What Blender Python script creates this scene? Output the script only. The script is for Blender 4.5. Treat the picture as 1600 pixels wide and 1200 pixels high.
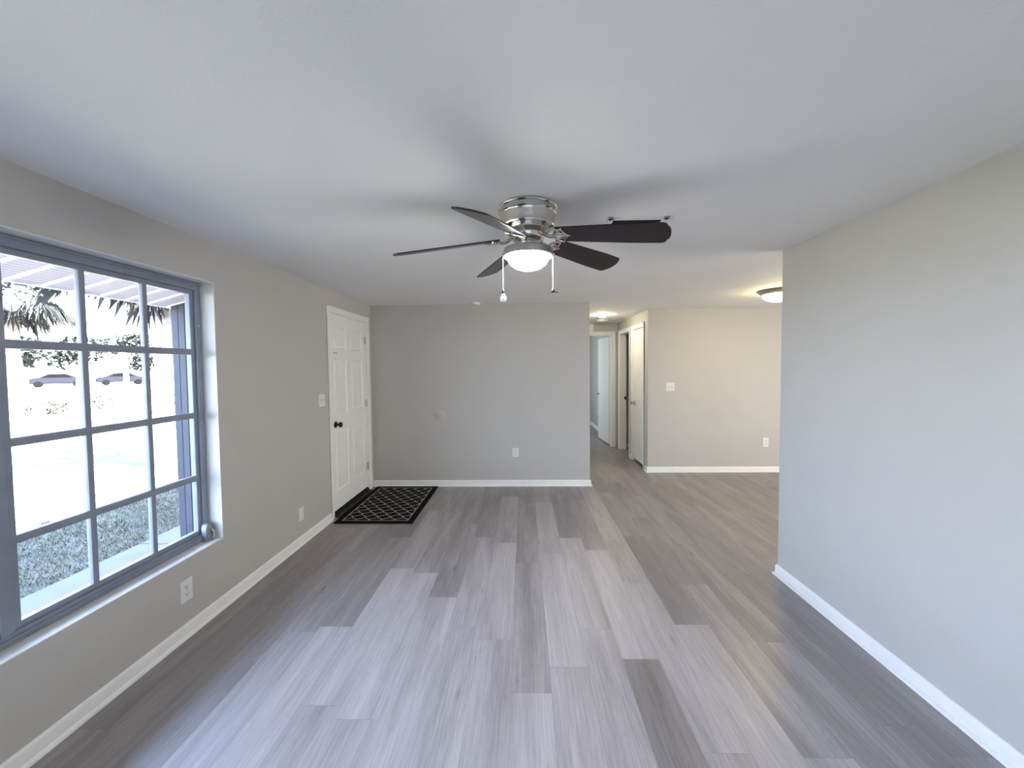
import bpy, bmesh, math, random
import numpy as np
from mathutils import Vector, Matrix

for o in list(bpy.data.objects):
    bpy.data.objects.remove(o)
C = bpy.context.scene.collection
SC = bpy.context.scene
PI = math.pi
random.seed(7)

# ------------------------------------------------------------------ camera
cam_d = bpy.data.cameras.new('camera')
cam = bpy.data.objects.new('camera', cam_d)
C.objects.link(cam)
yaw, pitch, roll = 0.02536, 0.037737, -0.009805
fwd = Vector((-math.sin(yaw), math.cos(yaw), 0)); rgt = Vector((math.cos(yaw), math.sin(yaw), 0)); upv = Vector((0, 0, 1))
f2 = fwd * math.cos(pitch) - upv * math.sin(pitch)
u2 = upv * math.cos(pitch) + fwd * math.sin(pitch)
r3 = rgt * math.cos(roll) + u2 * math.sin(roll)
u3 = u2 * math.cos(roll) - rgt * math.sin(roll)
M = Matrix((r3, u3, -f2)).transposed().to_4x4()
M.translation = (0, 0, 1.5773)
cam.matrix_world = M
cam_d.sensor_width = 36
cam_d.lens = 610.874 * 36 / 1600
cam_d.shift_x = -(801.98 - 800) / 1600
cam_d.shift_y = -(600 - 596.24) / 1600
cam_d.clip_start = 0.05
cam_d.clip_end = 500
SC.camera = cam

# ------------------------------------------------------------------ sky, sun, area lights, exposure
SC.view_settings.view_transform = 'Standard'
SC.view_settings.look = 'None'
SC.view_settings.gamma = 1
SC.view_settings.exposure = 1.30
SC.view_settings.use_curve_mapping = False
W = bpy.data.worlds.new('sky'); SC.world = W; W.use_nodes = True
nt = W.node_tree; nt.nodes.clear()
wo = nt.nodes.new('ShaderNodeOutputWorld'); bg = nt.nodes.new('ShaderNodeBackground')
tc = nt.nodes.new('ShaderNodeTexCoord'); sx = nt.nodes.new('ShaderNodeSeparateXYZ'); rp = nt.nodes.new('ShaderNodeValToRGB')
nt.links.new(tc.outputs['Generated'], sx.inputs[0]); nt.links.new(sx.outputs['Z'], rp.inputs[0])
rp.color_ramp.elements[0].color = (0.60, 0.72, 1.0, 1); rp.color_ramp.elements[1].color = (0.36, 0.56, 1.0, 1)
nt.links.new(rp.outputs[0], bg.inputs[0]); nt.links.new(bg.outputs[0], wo.inputs[0])
bg.inputs[1].default_value = 9.2

sd = bpy.data.lights.new('sun', 'SUN'); sd.energy = 110; sd.angle = 0.009; sd.color = (1, 0.96, 0.88)
sun = bpy.data.objects.new('sun', sd); C.objects.link(sun)
sdir = Vector((-0.75, 0.16, -1.0)).normalized()      # travels towards the street: sun stands behind the house
sun.rotation_euler = sdir.to_track_quat('-Z', 'Y').to_euler()

def area(name, loc, aim, sx_, sy_, e, col):
    d = bpy.data.lights.new(name, 'AREA'); d.shape = 'RECTANGLE'; d.size = sx_; d.size_y = sy_; d.energy = e; d.color = col
    o = bpy.data.objects.new(name, d); C.objects.link(o); o.location = loc
    o.rotation_euler = Vector(aim).to_track_quat('-Z', 'Y').to_euler(); return o
# added unseen fill lights in place of windows: behind camera, dining room, bedroom
area('daylight_fill_rear', (0.1, -2.40, 1.25), (0, 1, 0), 3.0, 1.9, 9, (0.80, 0.88, 1.0))
area('daylight_fill_dining', (5.9, 2.8, 1.1), (-1, 0.08, 0), 2.2, 1.9, 44, (1.0, 0.96, 0.90))
area('daylight_fill_bedroom', (-0.3, 9.2, 1.5), (1, 0, 0), 1.4, 1.2, 12, (0.82, 0.92, 1.0))

# ------------------------------------------------------------------ dimensions
H = 2.40; XL = -2.006; XR = 1.893; YB = 5.125; YWE = 2.921; YBG = 5.780; XH = 1.829; YE = 7.609; XBR = 0.869
XO = -2.156                                   # outer face of the left wall

# ------------------------------------------------------------------ materials
def nodes(m):
    m.use_nodes = True; t = m.node_tree
    return t, t.nodes['Principled BSDF']
def mat(name, col, rough=0.6, metal=0.0, var=0.04, vscale=8.0, bump=0.0, bscale=200.0, spec=0.5, coat=0.0):
    m = bpy.data.materials.new(name); t, b = nodes(m)
    b.inputs['Roughness'].default_value = rough; b.inputs['Metallic'].default_value = metal
    b.inputs['Specular IOR Level'].default_value = spec
    b.inputs['Coat Weight'].default_value = coat
    tc = t.nodes.new('ShaderNodeTexCoord'); n = t.nodes.new('ShaderNodeTexNoise'); r = t.nodes.new('ShaderNodeValToRGB')
    n.inputs['Scale'].default_value = vscale; n.inputs['Detail'].default_value = 4
    t.links.new(tc.outputs['Object'], n.inputs['Vector']); t.links.new(n.outputs['Fac'], r.inputs[0])
    r.color_ramp.elements[0].position = 0.3; r.color_ramp.elements[1].position = 0.7
    r.color_ramp.elements[0].color = tuple(c * (1 - var) for c in col) + (1,)
    r.color_ramp.elements[1].color = tuple(min(1, c * (1 + var)) for c in col) + (1,)
    t.links.new(r.outputs[0], b.inputs['Base Color'])
    if bump:
        n2 = t.nodes.new('ShaderNodeTexNoise'); n2.inputs['Scale'].default_value = bscale; n2.inputs['Detail'].default_value = 2
        bp = t.nodes.new('ShaderNodeBump'); bp.inputs['Strength'].default_value = bump; bp.inputs['Distance'].default_value = 0.002
        t.links.new(tc.outputs['Object'], n2.inputs['Vector']); t.links.new(n2.outputs['Fac'], bp.inputs['Height'])
        t.links.new(bp.outputs['Normal'], b.inputs['Normal'])
    return m
def emis(name, col, strength):
    m = bpy.data.materials.new(name); t, b = nodes(m)
    b.inputs['Base Color'].default_value = (0.9, 0.9, 0.88, 1); b.inputs['Roughness'].default_value = 0.3
    n = t.nodes.new('ShaderNodeTexNoise'); n.inputs['Scale'].default_value = 6
    mx = t.nodes.new('ShaderNodeMix'); mx.data_type = 'RGBA'; mx.inputs[0].default_value = 0.04
    mx.inputs[6].default_value = tuple(col) + (1,)
    t.links.new(n.outputs['Color'], mx.inputs[7]); t.links.new(mx.outputs[2], b.inputs['Emission Color'])
    b.inputs['Emission Strength'].default_value = strength
    return m
M_wall = mat('greige_wall_paint', (0.54, 0.525, 0.492), 0.5, var=0.015, vscale=2, bump=0.25, bscale=260)
M_ceil = mat('white_ceiling_paint', (0.86, 0.855, 0.845), 0.75, var=0.012, vscale=2, bump=0.35, bscale=120)
M_white = mat('white_trim_paint', (0.88, 0.88, 0.865), 0.38, var=0.02, vscale=6)
M_door = mat('white_door_paint', (0.88, 0.885, 0.87), 0.42, var=0.02, vscale=5, bump=0.12, bscale=90)
M_plate = mat('white_plastic', (0.82, 0.82, 0.80), 0.3, var=0.01)
M_slot = mat('dark_slot', (0.03, 0.03, 0.03), 0.6)
M_grey = mat('grey_slot', (0.32, 0.32, 0.30), 0.5)
M_black = mat('oil_black_metal', (0.012, 0.012, 0.014), 0.28, 0.6, coat=0.3)
M_nickel = mat('brushed_nickel', (0.62, 0.60, 0.57), 0.16, 1.0, var=0.03, vscale=30)
M_ring = mat('satin_light_ring', (0.52, 0.51, 0.49), 0.38, 0.9, var=0.03, vscale=30)
M_pan = mat('satin_nickel_pan', (0.45, 0.44, 0.42), 0.35, 1.0, var=0.03, vscale=30)
M_hinge = mat('hinge_nickel', (0.55, 0.54, 0.50), 0.35, 0.9)
M_blade = mat('dark_walnut_blade', (0.010, 0.006, 0.010), 0.34, 0, var=0.35, vscale=14, coat=0.08)
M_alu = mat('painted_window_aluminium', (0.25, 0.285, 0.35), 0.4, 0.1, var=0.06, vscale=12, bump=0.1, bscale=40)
M_reveal = mat('window_reveal_paint', (0.72, 0.72, 0.70), 0.4, var=0.02)
M_thr = mat('dark_metal_threshold', (0.03, 0.033, 0.035), 0.45, 0.5)
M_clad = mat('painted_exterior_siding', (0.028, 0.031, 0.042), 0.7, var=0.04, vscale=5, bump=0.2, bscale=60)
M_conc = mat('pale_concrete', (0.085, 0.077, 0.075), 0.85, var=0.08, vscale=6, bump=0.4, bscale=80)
M_joint = mat('concrete_joint', (0.16, 0.15, 0.14), 0.9)
M_asph = mat('asphalt', (0.011, 0.013, 0.012), 0.9, var=0.2, vscale=3)
M_vent = mat('vent_painted_steel', (0.74, 0.74, 0.72), 0.4)
M_dark = mat('dark_duct', (0.02, 0.02, 0.02), 0.8)
M_globe = emis('lit_frosted_bowl', (1.0, 0.95, 0.90), 52)
M_dome = emis('lit_warm_dome', (1.0, 0.80, 0.40), 24)
M_hall = emis('lit_hall_bulb', (1.0, 0.90, 0.66), 110)
M_chain = mat('bright_pull_chain', (0.75, 0.75, 0.73), 0.35, 0.3)
M_bulbp = mat('clear_bulb_pendant', (0.80, 0.82, 0.84), 0.1, 0.0)
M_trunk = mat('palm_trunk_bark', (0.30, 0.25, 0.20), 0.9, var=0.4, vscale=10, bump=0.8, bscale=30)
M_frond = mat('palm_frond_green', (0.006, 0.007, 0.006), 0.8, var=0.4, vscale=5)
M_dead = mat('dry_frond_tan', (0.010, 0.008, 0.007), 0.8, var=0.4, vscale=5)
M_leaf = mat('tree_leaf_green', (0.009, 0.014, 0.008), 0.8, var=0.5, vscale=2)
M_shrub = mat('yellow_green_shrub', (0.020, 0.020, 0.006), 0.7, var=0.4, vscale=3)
M_carb = mat('dark_blue_car_paint', (0.004, 0.0045, 0.009), 0.7, spec=0.1)
M_carg = mat('car_glass', (0.003, 0.003, 0.004), 0.5, spec=0.1)
M_tyre = mat('tyre_rubber', (0.002, 0.002, 0.002), 0.9, spec=0.05)
M_house = mat('white_stucco', (0.75, 0.74, 0.70), 0.8)
M_roof = mat('roof_shingle', (0.16, 0.15, 0.14), 0.9, var=0.3, vscale=20)

def math_n(t, op, a, b=None, c=None):
    n = t.nodes.new('ShaderNodeMath'); n.operation = op
    for i, v in enumerate((a, b, c)):
        if v is None: continue
        if isinstance(v, (int, float)): n.inputs[i].default_value = v
        else: t.links.new(v, n.inputs[i])
    return n.outputs[0]

def glass_mat():
    m = bpy.data.materials.new('window_glass'); m.use_nodes = True; t = m.node_tree; t.nodes.clear()
    o = t.nodes.new('ShaderNodeOutputMaterial'); mx = t.nodes.new('ShaderNodeMixShader')
    tr = t.nodes.new('ShaderNodeBsdfTransparent'); gl = t.nodes.new('ShaderNodeBsdfGlossy'); fr = t.nodes.new('ShaderNodeLayerWeight')
    n = t.nodes.new('ShaderNodeTexNoise'); n.inputs['Scale'].default_value = 3
    mr = t.nodes.new('ShaderNodeMapRange'); mr.inputs['To Min'].default_value = 0.02; mr.inputs['To Max'].default_value = 0.05
    t.links.new(n.outputs['Fac'], mr.inputs['Value']); t.links.new(mr.outputs[0], gl.inputs['Roughness'])
    fr.inputs['Blend'].default_value = 0.5
    fw = math_n(t, 'MULTIPLY_ADD', math_n(t, 'POWER', fr.outputs['Facing'], 5.0), 0.6, 0.03)
    tr.inputs[0].default_value = (0.95, 0.97, 0.97, 1)
    t.links.new(fw, mx.inputs[0]); t.links.new(tr.outputs[0], mx.inputs[1]); t.links.new(gl.outputs[0], mx.inputs[2])
    t.links.new(mx.outputs[0], o.inputs[0]); return m
M_glass = glass_mat()

def floor_mat():
    m = bpy.data.materials.new('grey_oak_vinyl_plank'); t, b = nodes(m)
    at = t.nodes.new('ShaderNodeAttribute'); at.attribute_name = 'plank'
    se = t.nodes.new('ShaderNodeSeparateColor'); t.links.new(at.outputs['Color'], se.inputs[0])
    tc = t.nodes.new('ShaderNodeTexCoord'); xyz = t.nodes.new('ShaderNodeSeparateXYZ'); t.links.new(tc.outputs['Object'], xyz.inputs[0])
    def coords(kx, ky):
        c = t.nodes.new('ShaderNodeCombineXYZ')
        t.links.new(math_n(t, 'MULTIPLY_ADD', xyz.outputs['X'], kx, math_n(t, 'MULTIPLY', se.outputs['Green'], 37.0)), c.inputs[0])
        t.links.new(math_n(t, 'MULTIPLY_ADD', xyz.outputs['Y'], ky, math_n(t, 'MULTIPLY', se.outputs['Blue'], 53.0)), c.inputs[1])
        return c.outputs[0]
    def noise(v, sc, det, dist=0.0, rough=0.55):
        n = t.nodes.new('ShaderNodeTexNoise'); n.inputs['Scale'].default_value = sc; n.inputs['Detail'].default_value = det
        n.inputs['Distortion'].default_value = dist; n.inputs['Roughness'].default_value = rough
        t.links.new(v, n.inputs['Vector']); return n.outputs['Fac']
    broad = noise(coords(7.0, 0.75), 1.0, 3, 0.5)       # soft lengthwise bands
    fine = noise(coords(95.0, 3.2), 1.0, 4, 0.4, 0.65)  # hairline grain
    cath = noise(coords(14.0, 1.3), 1.0, 2, 2.2)        # cathedral figure
    cw = math_n(t, 'SINE', math_n(t, 'MULTIPLY', cath, 75.0))
    knot = t.nodes.new('ShaderNodeTexVoronoi'); knot.inputs['Scale'].default_value = 1.0
    t.links.new(coords(5.2, 1.15), knot.inputs['Vector'])
    kn = t.nodes.new('ShaderNodeMapRange'); kn.inputs['From Min'].default_value = 0.02; kn.inputs['From Max'].default_value = 0.075
    kn.inputs['To Min'].default_value = 0.55; kn.inputs['To Max'].default_value = 1.0
    t.links.new(knot.outputs['Distance'], kn.inputs['Value'])
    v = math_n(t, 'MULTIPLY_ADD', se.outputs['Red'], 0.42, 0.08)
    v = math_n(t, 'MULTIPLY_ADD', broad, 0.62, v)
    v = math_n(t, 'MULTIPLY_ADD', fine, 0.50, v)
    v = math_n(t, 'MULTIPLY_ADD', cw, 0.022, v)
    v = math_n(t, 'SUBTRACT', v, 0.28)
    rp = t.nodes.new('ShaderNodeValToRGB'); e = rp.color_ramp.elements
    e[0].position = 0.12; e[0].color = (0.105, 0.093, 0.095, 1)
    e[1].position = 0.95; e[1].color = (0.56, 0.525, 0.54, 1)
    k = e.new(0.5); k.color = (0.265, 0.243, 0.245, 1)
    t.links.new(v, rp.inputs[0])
    mm = t.nodes.new('ShaderNodeMix'); mm.data_type = 'RGBA'; mm.blend_type = 'MULTIPLY'; mm.inputs[0].default_value = 1
    t.links.new(rp.outputs[0], mm.inputs[6]); t.links.new(kn.outputs[0], mm.inputs[7])
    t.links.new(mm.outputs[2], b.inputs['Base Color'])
    rr = t.nodes.new('ShaderNodeMapRange'); rr.inputs['To Min'].default_value = 0.34; rr.inputs['To Max'].default_value = 0.46
    t.links.new(fine, rr.inputs['Value']); t.links.new(rr.outputs[0], b.inputs['Roughness'])
    b.inputs['Specular IOR Level'].default_value = 1.0
    bp = t.nodes.new('ShaderNodeBump'); bp.inputs['Strength'].default_value = 0.15; bp.inputs['Distance'].default_value = 0.001
    t.links.new(fine, bp.inputs['Height']); t.links.new(bp.outputs['Normal'], b.inputs['Normal'])
    return m
M_floor = floor_mat()

def soffit_mat():
    m = bpy.data.materials.new('perforated_white_vinyl_soffit'); t, b = nodes(m)
    tc = t.nodes.new('ShaderNodeTexCoord'); xyz = t.nodes.new('ShaderNodeSeparateXYZ'); t.links.new(tc.outputs['Object'], xyz.inputs[0])
    s = math_n(t, 'SINE', math_n(t, 'MULTIPLY', xyz.outputs['X'], 2 * PI / 0.034))
    s2 = math_n(t, 'GREATER_THAN', s, 0.1)
    rp = t.nodes.new('ShaderNodeMix'); rp.data_type = 'RGBA'
    rp.inputs[6].default_value = (0.90, 0.85, 0.91, 1); rp.inputs[7].default_value = (0.68, 0.63, 0.72, 1)
    t.links.new(s2, rp.inputs[0]); t.links.new(rp.outputs[2], b.inputs['Base Color']); b.inputs['Roughness'].default_value = 0.6
    return m
M_soff = soffit_mat()
M_soffr = mat('white_vinyl_soffit_rib', (0.90, 0.87, 0.90), 0.5)

def lawn_mat():
    m = bpy.data.materials.new('patchy_lawn'); t, b = nodes(m)
    tc = t.nodes.new('ShaderNodeTexCoord')
    n = t.nodes.new('ShaderNodeTexNoise'); n.inputs['Scale'].default_value = 5; n.inputs['Detail'].default_value = 8
    n2 = t.nodes.new('ShaderNodeTexNoise'); n2.inputs['Scale'].default_value = 45; n2.inputs['Detail'].default_value = 4
    t.links.new(tc.outputs['Object'], n.inputs['Vector']); t.links.new(tc.outputs['Object'], n2.inputs['Vector'])
    v = math_n(t, 'MULTIPLY_ADD', n2.outputs['Fac'], 0.5, math_n(t, 'MULTIPLY', n.outputs['Fac'], 0.55))
    rp = t.nodes.new('ShaderNodeValToRGB'); e = rp.color_ramp.elements
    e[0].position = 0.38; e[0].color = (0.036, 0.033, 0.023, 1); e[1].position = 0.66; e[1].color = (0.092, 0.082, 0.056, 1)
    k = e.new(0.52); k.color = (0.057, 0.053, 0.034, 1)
    t.links.new(v, rp.inputs[0]); t.links.new(rp.outputs[0], b.inputs['Base Color']); b.inputs['Roughness'].default_value = 0.9
    return m
M_lawn = lawn_mat()
M_grass = mat('grass_blades', (0.066, 0.062, 0.034), 0.8, var=0.25, vscale=4)

def mat_mat():
    # doormat field: black with wavy cream trellis; object coords in metres from the mat's corner
    m = bpy.data.materials.new('black_trellis_doormat'); t, b = nodes(m)
    tc = t.nodes.new('ShaderNodeTexCoord'); xyz = t.nodes.new('ShaderNodeSeparateXYZ'); t.links.new(tc.outputs['Object'], xyz.inputs[0])
    X, Y = xyz.outputs['X'], xyz.outputs['Y']
    px, py = 0.134, 0.157
    def fam(sign):
        u = math_n(t, 'MULTIPLY', X, 1 / px); v = math_n(t, 'MULTIPLY', Y, sign / py)
        a = math_n(t, 'ADD', u, v)
        wob = math_n(t, 'MULTIPLY', math_n(t, 'SINE', math_n(t, 'MULTIPLY', math_n(t, 'SUBTRACT', u, v), 2 * PI)), 0.055)
        a = math_n(t, 'ADD', a, wob)
        fr = math_n(t, 'FRACT', math_n(t, 'ADD', a, 50.5))
        d = math_n(t, 'ABSOLUTE', math_n(t, 'SUBTRACT', fr, 0.5))
        return math_n(t, 'LESS_THAN', d, 0.060 if sign < 0 else 0.050)
    g = math_n(t, 'MAXIMUM', fam(1), fam(-1))
    # thin rectangular border line, pattern only inside it
    mw, ml = 0.81, 1.215
    ex = math_n(t, 'MINIMUM', X, math_n(t, 'SUBTRACT', mw, X)); ey = math_n(t, 'MINIMUM', Y, math_n(t, 'SUBTRACT', ml, Y))
    ed = math_n(t, 'MINIMUM', ex, math_n(t, 'MULTIPLY', ey, 1.0))
    inside = math_n(t, 'GREATER_THAN', ed, 0.068)
    border = math_n(t, 'MULTIPLY', math_n(t, 'GREATER_THAN', ed, 0.060), math_n(t, 'LESS_THAN', ed, 0.070))
    g = math_n(t, 'MAXIMUM', math_n(t, 'MULTIPLY', g, inside), border)
    mx = t.nodes.new('ShaderNodeMix'); mx.data_type = 'RGBA'
    mx.inputs[6].default_value = (0.006, 0.005, 0.006, 1); mx.inputs[7].default_value = (0.36, 0.33, 0.29, 1)
    t.links.new(g, mx.inputs[0]); t.links.new(mx.outputs[2], b.inputs['Base Color']); b.inputs['Roughness'].default_value = 0.95
    b.inputs['Specular IOR Level'].default_value = 0.1
    n = t.nodes.new('ShaderNodeTexNoise'); n.inputs['Scale'].default_value = 400
    bp = t.nodes.new('ShaderNodeBump'); bp.inputs['Strength'].default_value = 0.5; bp.inputs['Distance'].default_value = 0.002
    t.links.new(tc.outputs['Object'], n.inputs['Vector']); t.links.new(n.outputs['Fac'], bp.inputs['Height']); t.links.new(bp.outputs['Normal'], b.inputs['Normal'])
    return m
M_mat = mat_mat()

# ------------------------------------------------------------------ mesh helpers
def box(bm, x0, x1, y0, y1, z0, z1, bev=0.0):
    g = bmesh.ops.create_cube(bm, size=1)
    vs = g['verts']
    for v in vs:
        v.co = Vector(((x0 + x1) / 2 + v.co.x * (x1 - x0), (y0 + y1) / 2 + v.co.y * (y1 - y0), (z0 + z1) / 2 + v.co.z * (z1 - z0)))
    if bev:
        es = list({e for v in vs for e in v.link_edges})
        bmesh.ops.bevel(bm, geom=es, offset=bev, segments=2, affect='EDGES', profile=0.7)
def lathe(bm, prof, seg=40, cx=0, cy=0, axis='Z', o=(0, 0, 0)):
    """prof = [(r, h)...]; revolve about axis through o"""
    rings = []
    for r, h in prof:
        ring = []
        if r < 1e-6:
            ring = [None, (0, 0, h)]
        else:
            ring = [(r * math.cos(2 * PI * k / seg), r * math.sin(2 * PI * k / seg), h) for k in range(seg)]
        rings.append(ring)
    def tr(p):
        x, y, h = p
        if axis == 'Z': q = (x, y, h)
        elif axis == 'X': q = (h, x, y)
        else: q = (x, h, y)
        return (q[0] + o[0] + cx, q[1] + o[1] + cy, q[2] + o[2])
    vr = []
    for ring in rings:
        if ring[0] is None: vr.append([bm.verts.new(tr(ring[1]))])
        else: vr.append([bm.verts.new(tr(p)) for p in ring])
    for a, b in zip(vr, vr[1:]):
        for k in range(seg):
            k2 = (k + 1) % seg
            try:
                if len(a) == 1 and len(b) == 1: continue
                if len(a) == 1: bm.faces.new((a[0], b[k], b[k2]))
                elif len(b) == 1: bm.faces.new((a[k], a[k2], b[0]))
                else: bm.faces.new((a[k], a[k2], b[k2], b[k]))
            except ValueError: pass
def tube(bm, pts, r, seg=8, caps=True):
    pts = [Vector(p) for p in pts]; rs = r if isinstance(r, (list, tuple)) else [r] * len(pts)
    rings = []; prev = None
    for i, p in enumerate(pts):
        d = (pts[min(i + 1, len(pts) - 1)] - pts[max(i - 1, 0)]).normalized()
        if prev is None:
            a = Vector((0, 0, 1)) if abs(d.z) < 0.9 else Vector((1, 0, 0)); n = d.cross(a).normalized()
        else:
            n = (prev - d * prev.dot(d)).normalized()
        prev = n; b = d.cross(n)
        rings.append([bm.verts.new(p + (n * math.cos(2 * PI * k / seg) + b * math.sin(2 * PI * k / seg)) * rs[i]) for k in range(seg)])
    for A, B in zip(rings, rings[1:]):
        for k in range(seg): bm.faces.new((A[k], A[(k + 1) % seg], B[(k + 1) % seg], B[k]))
    if caps: bm.faces.new(rings[0][::-1]); bm.faces.new(rings[-1])
def bez(p0, p1, p2, p3, n=10):
    P = [Vector(p) for p in (p0, p1, p2, p3)]; o = []
    for i in range(n + 1):
        t = i / n; o.append(P[0] * (1 - t) ** 3 + P[1] * 3 * t * (1 - t) ** 2 + P[2] * 3 * t * t * (1 - t) + P[3] * t ** 3)
    return o
def extrude_profile(bm, prof, path, closed=False):
    """prof = [(offset_out, z)] closed polygon, path = [(x,y)] with the room on the LEFT of travel"""
    P = [Vector(p) for p in path]; n = len(P); rings = []
    for i, p in enumerate(P):
        dA = (P[i] - P[i - 1]).normalized() if i > 0 else (P[1] - P[0]).normalized()
        dB = (P[i + 1] - P[i]).normalized() if i < n - 1 else dA
        nA = Vector((-dA.y, dA.x)); nB = Vector((-dB.y, dB.x)); mm = (nA + nB).normalized(); k = 1 / max(0.3, mm.dot(nA))
        rings.append([bm.verts.new((p.x + mm.x * k * o, p.y + mm.y * k * o, z)) for o, z in prof])
    for A, B in zip(rings, rings[1:]):
        for k in range(len(prof)): bm.faces.new((A[k], A[(k + 1) % len(prof)], B[(k + 1) % len(prof)], B[k]))
    bm.faces.new(rings[0]); bm.faces.new(rings[-1][::-1])
def obj(name, bm, m, parent=None, smooth=False, loc=None):
    bmesh.ops.recalc_face_normals(bm, faces=bm.faces)
    me = bpy.data.meshes.new(name); bm.to_mesh(me); bm.free()
    if smooth:
        for p in me.polygons: p.use_smooth = True
        me.set_sharp_from_angle(angle=math.radians(40))
    me.materials.append(m)
    o = bpy.data.objects.new(name, me); C.objects.link(o)
    if parent is not None: o.parent = parent
    if loc: o.location = loc
    return o
def tag(o, label, cat, group=None, kind=None):
    o['label'] = label; o['category'] = cat
    if group: o['group'] = group
    if kind: o['kind'] = kind
    return o
def struct(o, label=None, cat=None):
    o['kind'] = 'structure'
    if label: o['label'] = label
    if cat: o['category'] = cat
    return o
def empty(name, loc=(0, 0, 0), rz=0):
    o = bpy.data.objects.new(name, None); C.objects.link(o); o.location = loc; o.rotation_euler = (0, 0, rz)
    o.empty_display_size = 0.1; return o
def NB(): return bmesh.new()
def copy_tree(o, parent=None):
    c = o.copy(); C.objects.link(c); c.parent = parent
    for ch in list(o.children): copy_tree(ch, c)
    return c

# ------------------------------------------------------------------ floor: one mesh of plank faces
def make_floor():
    rnd = random.Random(31)
    bm = NB(); lay = bm.loops.layers.float_color.new('plank')
    w, L, g = 0.197, 1.25, 0.0007
    x0, x1, y0, y1 = -2.02, 6.0, -2.5, 12.0
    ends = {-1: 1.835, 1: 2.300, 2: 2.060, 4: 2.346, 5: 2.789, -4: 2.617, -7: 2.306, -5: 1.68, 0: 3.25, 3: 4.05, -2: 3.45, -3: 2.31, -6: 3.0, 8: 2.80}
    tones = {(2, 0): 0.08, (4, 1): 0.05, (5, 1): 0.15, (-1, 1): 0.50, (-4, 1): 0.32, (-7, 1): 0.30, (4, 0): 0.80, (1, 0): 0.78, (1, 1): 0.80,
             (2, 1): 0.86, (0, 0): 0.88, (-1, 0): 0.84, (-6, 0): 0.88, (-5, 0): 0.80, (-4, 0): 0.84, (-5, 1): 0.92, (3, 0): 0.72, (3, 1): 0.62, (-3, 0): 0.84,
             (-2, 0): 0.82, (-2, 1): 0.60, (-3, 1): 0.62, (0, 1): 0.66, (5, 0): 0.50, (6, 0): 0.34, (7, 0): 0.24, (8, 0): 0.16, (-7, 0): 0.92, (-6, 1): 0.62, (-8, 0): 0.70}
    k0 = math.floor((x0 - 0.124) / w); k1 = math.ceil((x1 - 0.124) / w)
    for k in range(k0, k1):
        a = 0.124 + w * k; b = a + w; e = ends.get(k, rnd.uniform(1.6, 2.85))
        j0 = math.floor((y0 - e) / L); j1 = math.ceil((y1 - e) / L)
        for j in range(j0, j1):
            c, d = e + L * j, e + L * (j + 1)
            near = -9 < k < 6 and (c + d) / 2 < 2.6  # window light put into plank tones: lighter near the middle, darker far and edges
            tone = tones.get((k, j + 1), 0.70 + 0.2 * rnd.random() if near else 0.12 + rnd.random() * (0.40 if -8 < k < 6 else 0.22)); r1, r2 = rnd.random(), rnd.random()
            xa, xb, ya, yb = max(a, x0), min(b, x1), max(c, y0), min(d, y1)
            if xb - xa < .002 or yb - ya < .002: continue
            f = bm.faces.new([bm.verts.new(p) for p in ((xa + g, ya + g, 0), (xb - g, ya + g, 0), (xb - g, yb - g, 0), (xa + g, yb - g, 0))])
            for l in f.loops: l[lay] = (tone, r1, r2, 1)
    box(bm, x0, x1, y0, y1, -0.08, -0.001)
    for f in bm.faces:
        if f.calc_center_median().z < -0.0005:
            for l in f.loops: l[lay] = (0, .5, .5, 1)
    return struct(obj('floor', bm, M_floor))
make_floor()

# ------------------------------------------------------------------ walls, ceiling
def wall(name, boxes, m=M_wall):
    bm = NB()
    for b in boxes: box(bm, *b)
    return struct(obj(name, bm, m))
WY0, WY1, WZ0, WZ1 = -0.45, 2.515, 0.455, 2.143     # window opening
DY0, DY1, DZ = 4.010, 4.985, 2.180                  # front door opening
wall('wall_left', [(XO, XL, -2.5, WY0, 0, H), (XO, XL, WY0, WY1, 0, WZ0), (XO, XL, WY0, WY1, WZ1, H), (XO, XL, WY1, DY0, 0, H),
                   (XO, XL, DY0, DY1, DZ, H), (XO, XL, DY1, 8.0, 0, H)])
wall('wall_back', [(XL, XBR, YB, YB + 0.12, 0, H)])
wall('wall_hall_left', [(XBR - 0.12, XBR, YB + 0.12, YE, 0, H)])
wall('wall_right', [(XR, XR + 0.12, -2.5, YWE, 0, H)])
wall('wall_rear', [(XO, 6.0, -2.62, -2.5, 0, H)])
wall('wall_dining', [(XH, 6.0, YBG, YBG + 0.11, 0, H)])
wall('wall_dining_right', [(6.0, 6.12, -2.5, YBG, 0, H)])
HX1 = XH + 0.11
C1a, C1b = 5.955, 6.570      # closet opening
D1a, D1b = 6.745, 7.425      # open doorway
HZ = 2.175
wall('wall_hall_right', [(XH, HX1, YBG + 0.11, C1a, 0, H), (XH, HX1, C1a, C1b, HZ, H), (XH, HX1, C1b, D1a, 0, H), (XH, HX1, D1a, D1b, HZ, H), (XH, HX1, D1b, YE + .12, 0, H)])
E0, E1 = 0.93, 1.720
wall('wall_hall_end', [(XBR - 0.12, E0, YE, YE + 0.11, 0, H), (E0, E1, YE, YE + 0.11, HZ, H), (E1, XH, YE, YE + 0.11, 0, H)])
wall('wall_bathroom', [(HX1, 3.6, 7.56, 7.66, 0, H), (3.6, 3.7, YBG + .11, 7.66, 0, H)])
wall('wall_closet', [(HX1, HX1 + .6, 6.62, 6.70, 0, H), (HX1 + .6, HX1 + .68, YBG + .11, 6.70, 0, H)])
wall('wall_bedroom', [(XH, XH + 0.1, YE + .12, 12.0, 0, H), (-0.6, XH, 11.6, 11.7, 0, H), (-0.7, -0.6, YE + .11, 11.7, 0, H), (-.6, XBR - .12, YE, YE + .11, 0, H)])
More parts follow.
